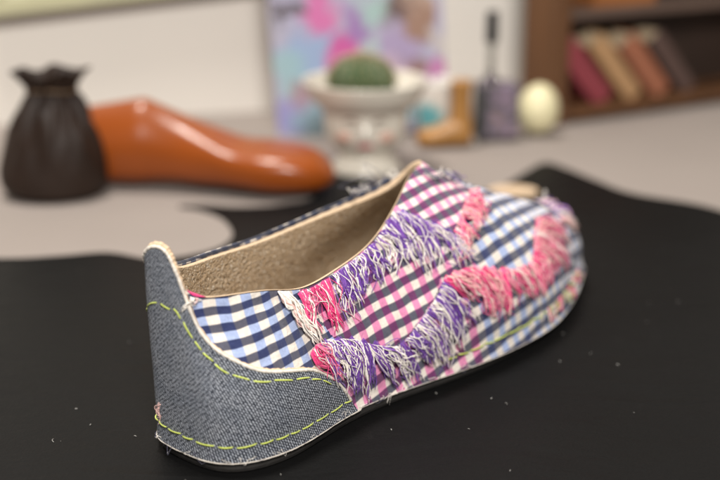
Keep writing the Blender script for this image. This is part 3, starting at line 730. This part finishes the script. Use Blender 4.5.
V, F, _ = tubes(pth, np.tile([[0, 1., 0]], (14, 1))[None], np.full((1, 14), .2), np.full((1, 14), .2), 8); mesh('handle', V, F, cer, cup).rotation_euler = (0, 0, R(60))
# tiny tan shoe last standing on end of its shaft
tl_ = empty('small_last', (8.3, 87.4, 0), R(187)); tag(tl_, 'small honey tan shoe last with an upright shaft, toe to the left', 'shoe last')
hon = plain('honey_wood', (.35, .17, .045), .4, .25, 60, .1, 200)
V, F = last_mesh([(0, 1.6, .5, .3), (.2, 2.0, .12, .75), (.9, 2.1, .05, .95), (1.7, 1.9, .08, .95), (2.5, 1.55, .05, 1.0), (3.3, 1.35, .05, 1.0), (3.9, 1.1, .12, .7), (4.15, .7, .35, .25)], 28, 5); 
V = [(x, y-.5*math.sin(x/17.8*math.pi), z) for x, y, z in V]
fix(mesh('foot', V, F, hon, tl_))
V, F = lathe(spline2([(.0, 1.2), (.85, 1.25), (.78, 2.3), (.72, 3.4), (.80, 4.5), (.78, 4.85), (0, 4.95)], 4), 36)
mesh('shaft', V + np.array([.85, 0, 0]), F, hon, tl_)

# glass bottle with a black stopper and patterned wrap
bt = empty('bottle', (10.35, 89.6, 0), R(8)); tag(bt, 'square bottle in a mottled wrap with a thin clear neck and black cap', 'bottle')
gl = NT('clear_glass'); gl.b.inputs['Transmission Weight'].default_value = 1; gl.b.inputs['IOR'].default_value = 1.45; gl.col((.70, .72, .70)); gl.rough(.03)
def bottle_wrap():
    k = NT('mottled_wrap'); o = k.obj(); n = k.noise(o, 110, 3, .6, .5)
    cr = k.n('ShaderNodeValToRGB'); k.l(n, cr.inputs[0]); e = cr.color_ramp.elements
    e[0].position = .32; e[0].color = (.03, .03, .032, 1); e[1].position = .72; e[1].color = (.36, .24, .16, 1)
    for p_, c_ in ((.46, (.13, .11, .12)), (.56, (.24, .18, .26)), (.63, (.20, .15, .17))):
        q = e.new(p_); q.color = (*c_, 1)
    k.col(cr.outputs[0]); k.rough(.4); return k.m
V, F = rbox((3.0, 2.2, 4.3), .22, 3, (0, 0, 2.15)); mesh('body', V, F, bottle_wrap(), bt, smooth=False)
V, F = rbox((.55, 2.26, 3.7), .05, 2, (-1.26, 0, 2.2)); mesh('side_strip', V, F, plain('dark_grey_strip', (.045, .048, .05), .35), bt, smooth=False)
V, F = rbox((3.06, 2.26, .35), .1, 2, (0, 0, .28)); mesh('base_band', V, F, plain('dark_band', (.02, .02, .022), .4), bt, smooth=False)
V, F = lathe(spline2([(.0, 4.25), (.85, 4.3), (.55, 4.6), (.33, 4.95), (.28, 5.6), (.27, 7.4), (.22, 7.5), (.2, 5.6), (.2, 4.9), (0, 4.6)], 4), 32); V = np.array(V) + np.array([-.55, 0, 0])
mesh('neck', V, F, gl.m, bt)
V, F = lathe(spline2([(0, 7.25), (.30, 7.25), (.46, 7.35), (.47, 8.2), (.44, 9.4), (.38, 9.6), (0, 9.65)], 3), 32); V = np.array(V) + np.array([-.55, 0, 0])
mesh('cap', V, F, plain('black_cap', (.012, .012, .013), .3), bt)
# cream egg-shaped ornament
V, F = [], []
pr = [(1.62*math.cos(t)*(1-.10*math.sin(t)), 1.95+1.95*math.sin(t)) for t in np.linspace(-math.pi/2+.02, math.pi/2-.02, 30)]
V, F = lathe(pr, 40); egg = mesh('egg', V, F, plain('cream_eggshell', (.70, .64, .40), .45, .06, 40, .1, 300)); egg.location = Vector((13.55, 91.3, .0))*CM
egg.rotation_euler = (R(3), R(6), 0)
tag(egg, 'cream egg-shaped ornament between the bottle and the wooden rack', 'egg')

# wooden rack with books at the right
rk = empty('wooden_rack', (15.6, 94.0, 0), R(30)); tag(rk, 'brown wooden shelf rack with slanting books at the right', 'rack')
bw = NT('brown_wood'); o_ = bw.obj(); gr = bw.noise(bw.scale(o_, (60, 60, 7)), 1, 4, .6, .8)
bw.col(bw.mix(gr, (.060, .026, .011), (.19, .082, .030))); bw.rough(.5); bw.bump(gr, .3); bw = bw.m
gw = plain('grey_wood', (.13, .085, .065), .6, .3, 80)
D = 4.6
for nm, sz, lc, mt in (('side_board', (1.1, D, 26), (.55, D/2, 13), bw), ('side_board', (1.1, D, 26), (25.4, D/2, 13), bw), ('bottom_board', (23.7, D-.1, .9), (13, D/2, .75), bw), ('shelf', (23.7, D-.3, .8), (13, D/2+.1, 8.6), gw),
                       ('shelf', (23.7, D-.3, .8), (13, D/2+.1, 17), gw), ('back_board', (23.7, .4, 25), (13, D-.3, 12.6), plain('shadow_dark_back', (.03, .016, .010), .7, .3, 50))):  # back board's dark colour stands in for the shadow inside the rack
    V, F = rbox(sz, .08, 2, lc); mesh(nm, V, F, mt, rk, smooth=False)
page = plain('page_edges', (.52, .40, .26), .85, .15, 400)
def book(name, lc, tilt, size, col, label):
    b_ = empty(name, (0, 0, 0)); m4 = Matrix.Rotation(R(30), 4, 'Z'); p = Vector((15.6, 94, 0)) + m4 @ Vector(lc)
    b_.location = p*CM; b_.rotation_euler = (Matrix.Rotation(R(30), 3, 'Z') @ Matrix.Rotation(R(tilt), 3, 'Y')).to_euler(); tag(b_, label, 'book', 'books slanting in the wooden rack')
    w_, d_, h_ = size; cv = plain(name+'_cover', col, .55, .2, 60, .1, 400)
    V, F = rbox((w_-.3, d_-.25, h_-.3), .03, 1, (0, .05, h_/2)); mesh('pages', V, F, page, b_, smooth=False)
    for sx in (-1, 1):
        V, F = rbox((.14, d_, h_), .04, 1, (sx*(w_/2-.07), 0, h_/2)); mesh('cover', V, F, cv, b_, smooth=False)
    V, F = rbox((w_-.28, .16, h_), .04, 1, (0, -d_/2+.08, h_/2)); mesh('spine', V, F, cv, b_, smooth=False)
book('book', (5.6, 2.2, 1.32), -42, (2.0, 3.2, 6.6), (.27, .045, .06), 'dark red book slanting to the left on the bottom board of the rack')
book('book', (8.9, 2.2, 1.32), -42, (1.7, 3.2, 6.9), (.46, .27, .13), 'tan book leaning beside the red book in the rack')
book('book', (12.0, 2.2, 1.32), -42, (1.9, 3.2, 6.5), (.35, .13, .07), 'rust brown book leaning beside the tan book in the rack')
book('book', (15.1, 2.2, 1.32), -42, (1.6, 3.2, 6.7), (.10, .06, .05), 'dark brown book at the right end of the leaning row')
bx = empty('wooden_box', tuple(Vector((15.6, 94, 0)) + Matrix.Rotation(R(30), 3, 'Z') @ Vector((7.2, 2.2, 9.0))), R(30))
tag(bx, 'orange brown wooden box on the upper shelf of the rack', 'box')
ob = plain('orange_brown_wood', (.36, .13, .035), .5, .3, 50, .2, 200)
V, F = rbox((6.5, 3.0, 2.4), .12, 2, (0, 0, 1.2)); mesh('body', V, F, ob, bx, smooth=False)
V, F = rbox((6.8, 3.2, .6), .12, 2, (0, 0, 2.72)); mesh('lid', V, F, ob, bx, smooth=False)

# tan leather offcut lying beyond the shoe
oc = spline2([(8.2, 73.6), (9.5, 73.0), (10.4, 72.9), (11.2, 73.2), (11.2, 74.2), (10.2, 74.9), (8.8, 74.7)], 6, True)
b = bmesh.new(); f = b.faces.new([b.verts.new((x, y, .02)) for x, y in oc]); r = bmesh.ops.extrude_face_region(b, geom=[f])
for v in r['geom']:
    if isinstance(v, bmesh.types.BMVert): v.co.z += .3
bmesh.ops.recalc_face_normals(b, faces=b.faces); b.verts.index_update()
V = [v.co[:] for v in b.verts]; F = [[v.index for v in q.verts] for q in b.faces]; b.free()
tag(mesh('leather_offcut', V, F, M['tan_edge'], smooth=False), 'pale tan leather offcut lying beyond the toe of the shoe', 'leather offcut')

# lint and dust on the black leather
paths, nn_ = [], []
spots = [(-9.9, 56.3), (-11.2, 42.8), (-10.3, 41.5), (3.1, 44.2), (4.1, 48.0), (5.9, 50.4), (5.3, 43.8), (8.6, 47.4), (9.2, 50.6), (1.2, 41.0), (-1.1, 41.5), (9.6, 55.5)]
for i in range(75):
    if i < len(spots): x, y = spots[i]
    else: x, y = rng.uniform(-24, 24), rng.uniform(34, 66)
    a = rng.uniform(0, 6.3); ln = abs(rng.normal())*.07+.02 if rng.uniform() < .9 else rng.uniform(.15, .3); cv = rng.normal()*.6
    if i < len(spots): ln = .09
    q = np.linspace(0, 1, 4); paths.append(np.stack([x+ln*np.cos(a+cv*q)*q, y+ln*np.sin(a+cv*q)*q, .012+.02*np.sin(q*3.1)], -1)); nn_.append([[0, 0, 1.]]*4)
ra = rng.uniform(.006, .016, (len(paths), 1))*np.ones((1, 4)); ra[:len(spots)] = .020
V, F, _ = tubes(np.array(paths), np.array(nn_), ra, ra, 4)
tag(mesh('lint', V, F, plain('lint_fibre', (.30, .29, .27), .9)), 'specks of pale lint scattered over the black leather', 'lint', None, 'stuff')
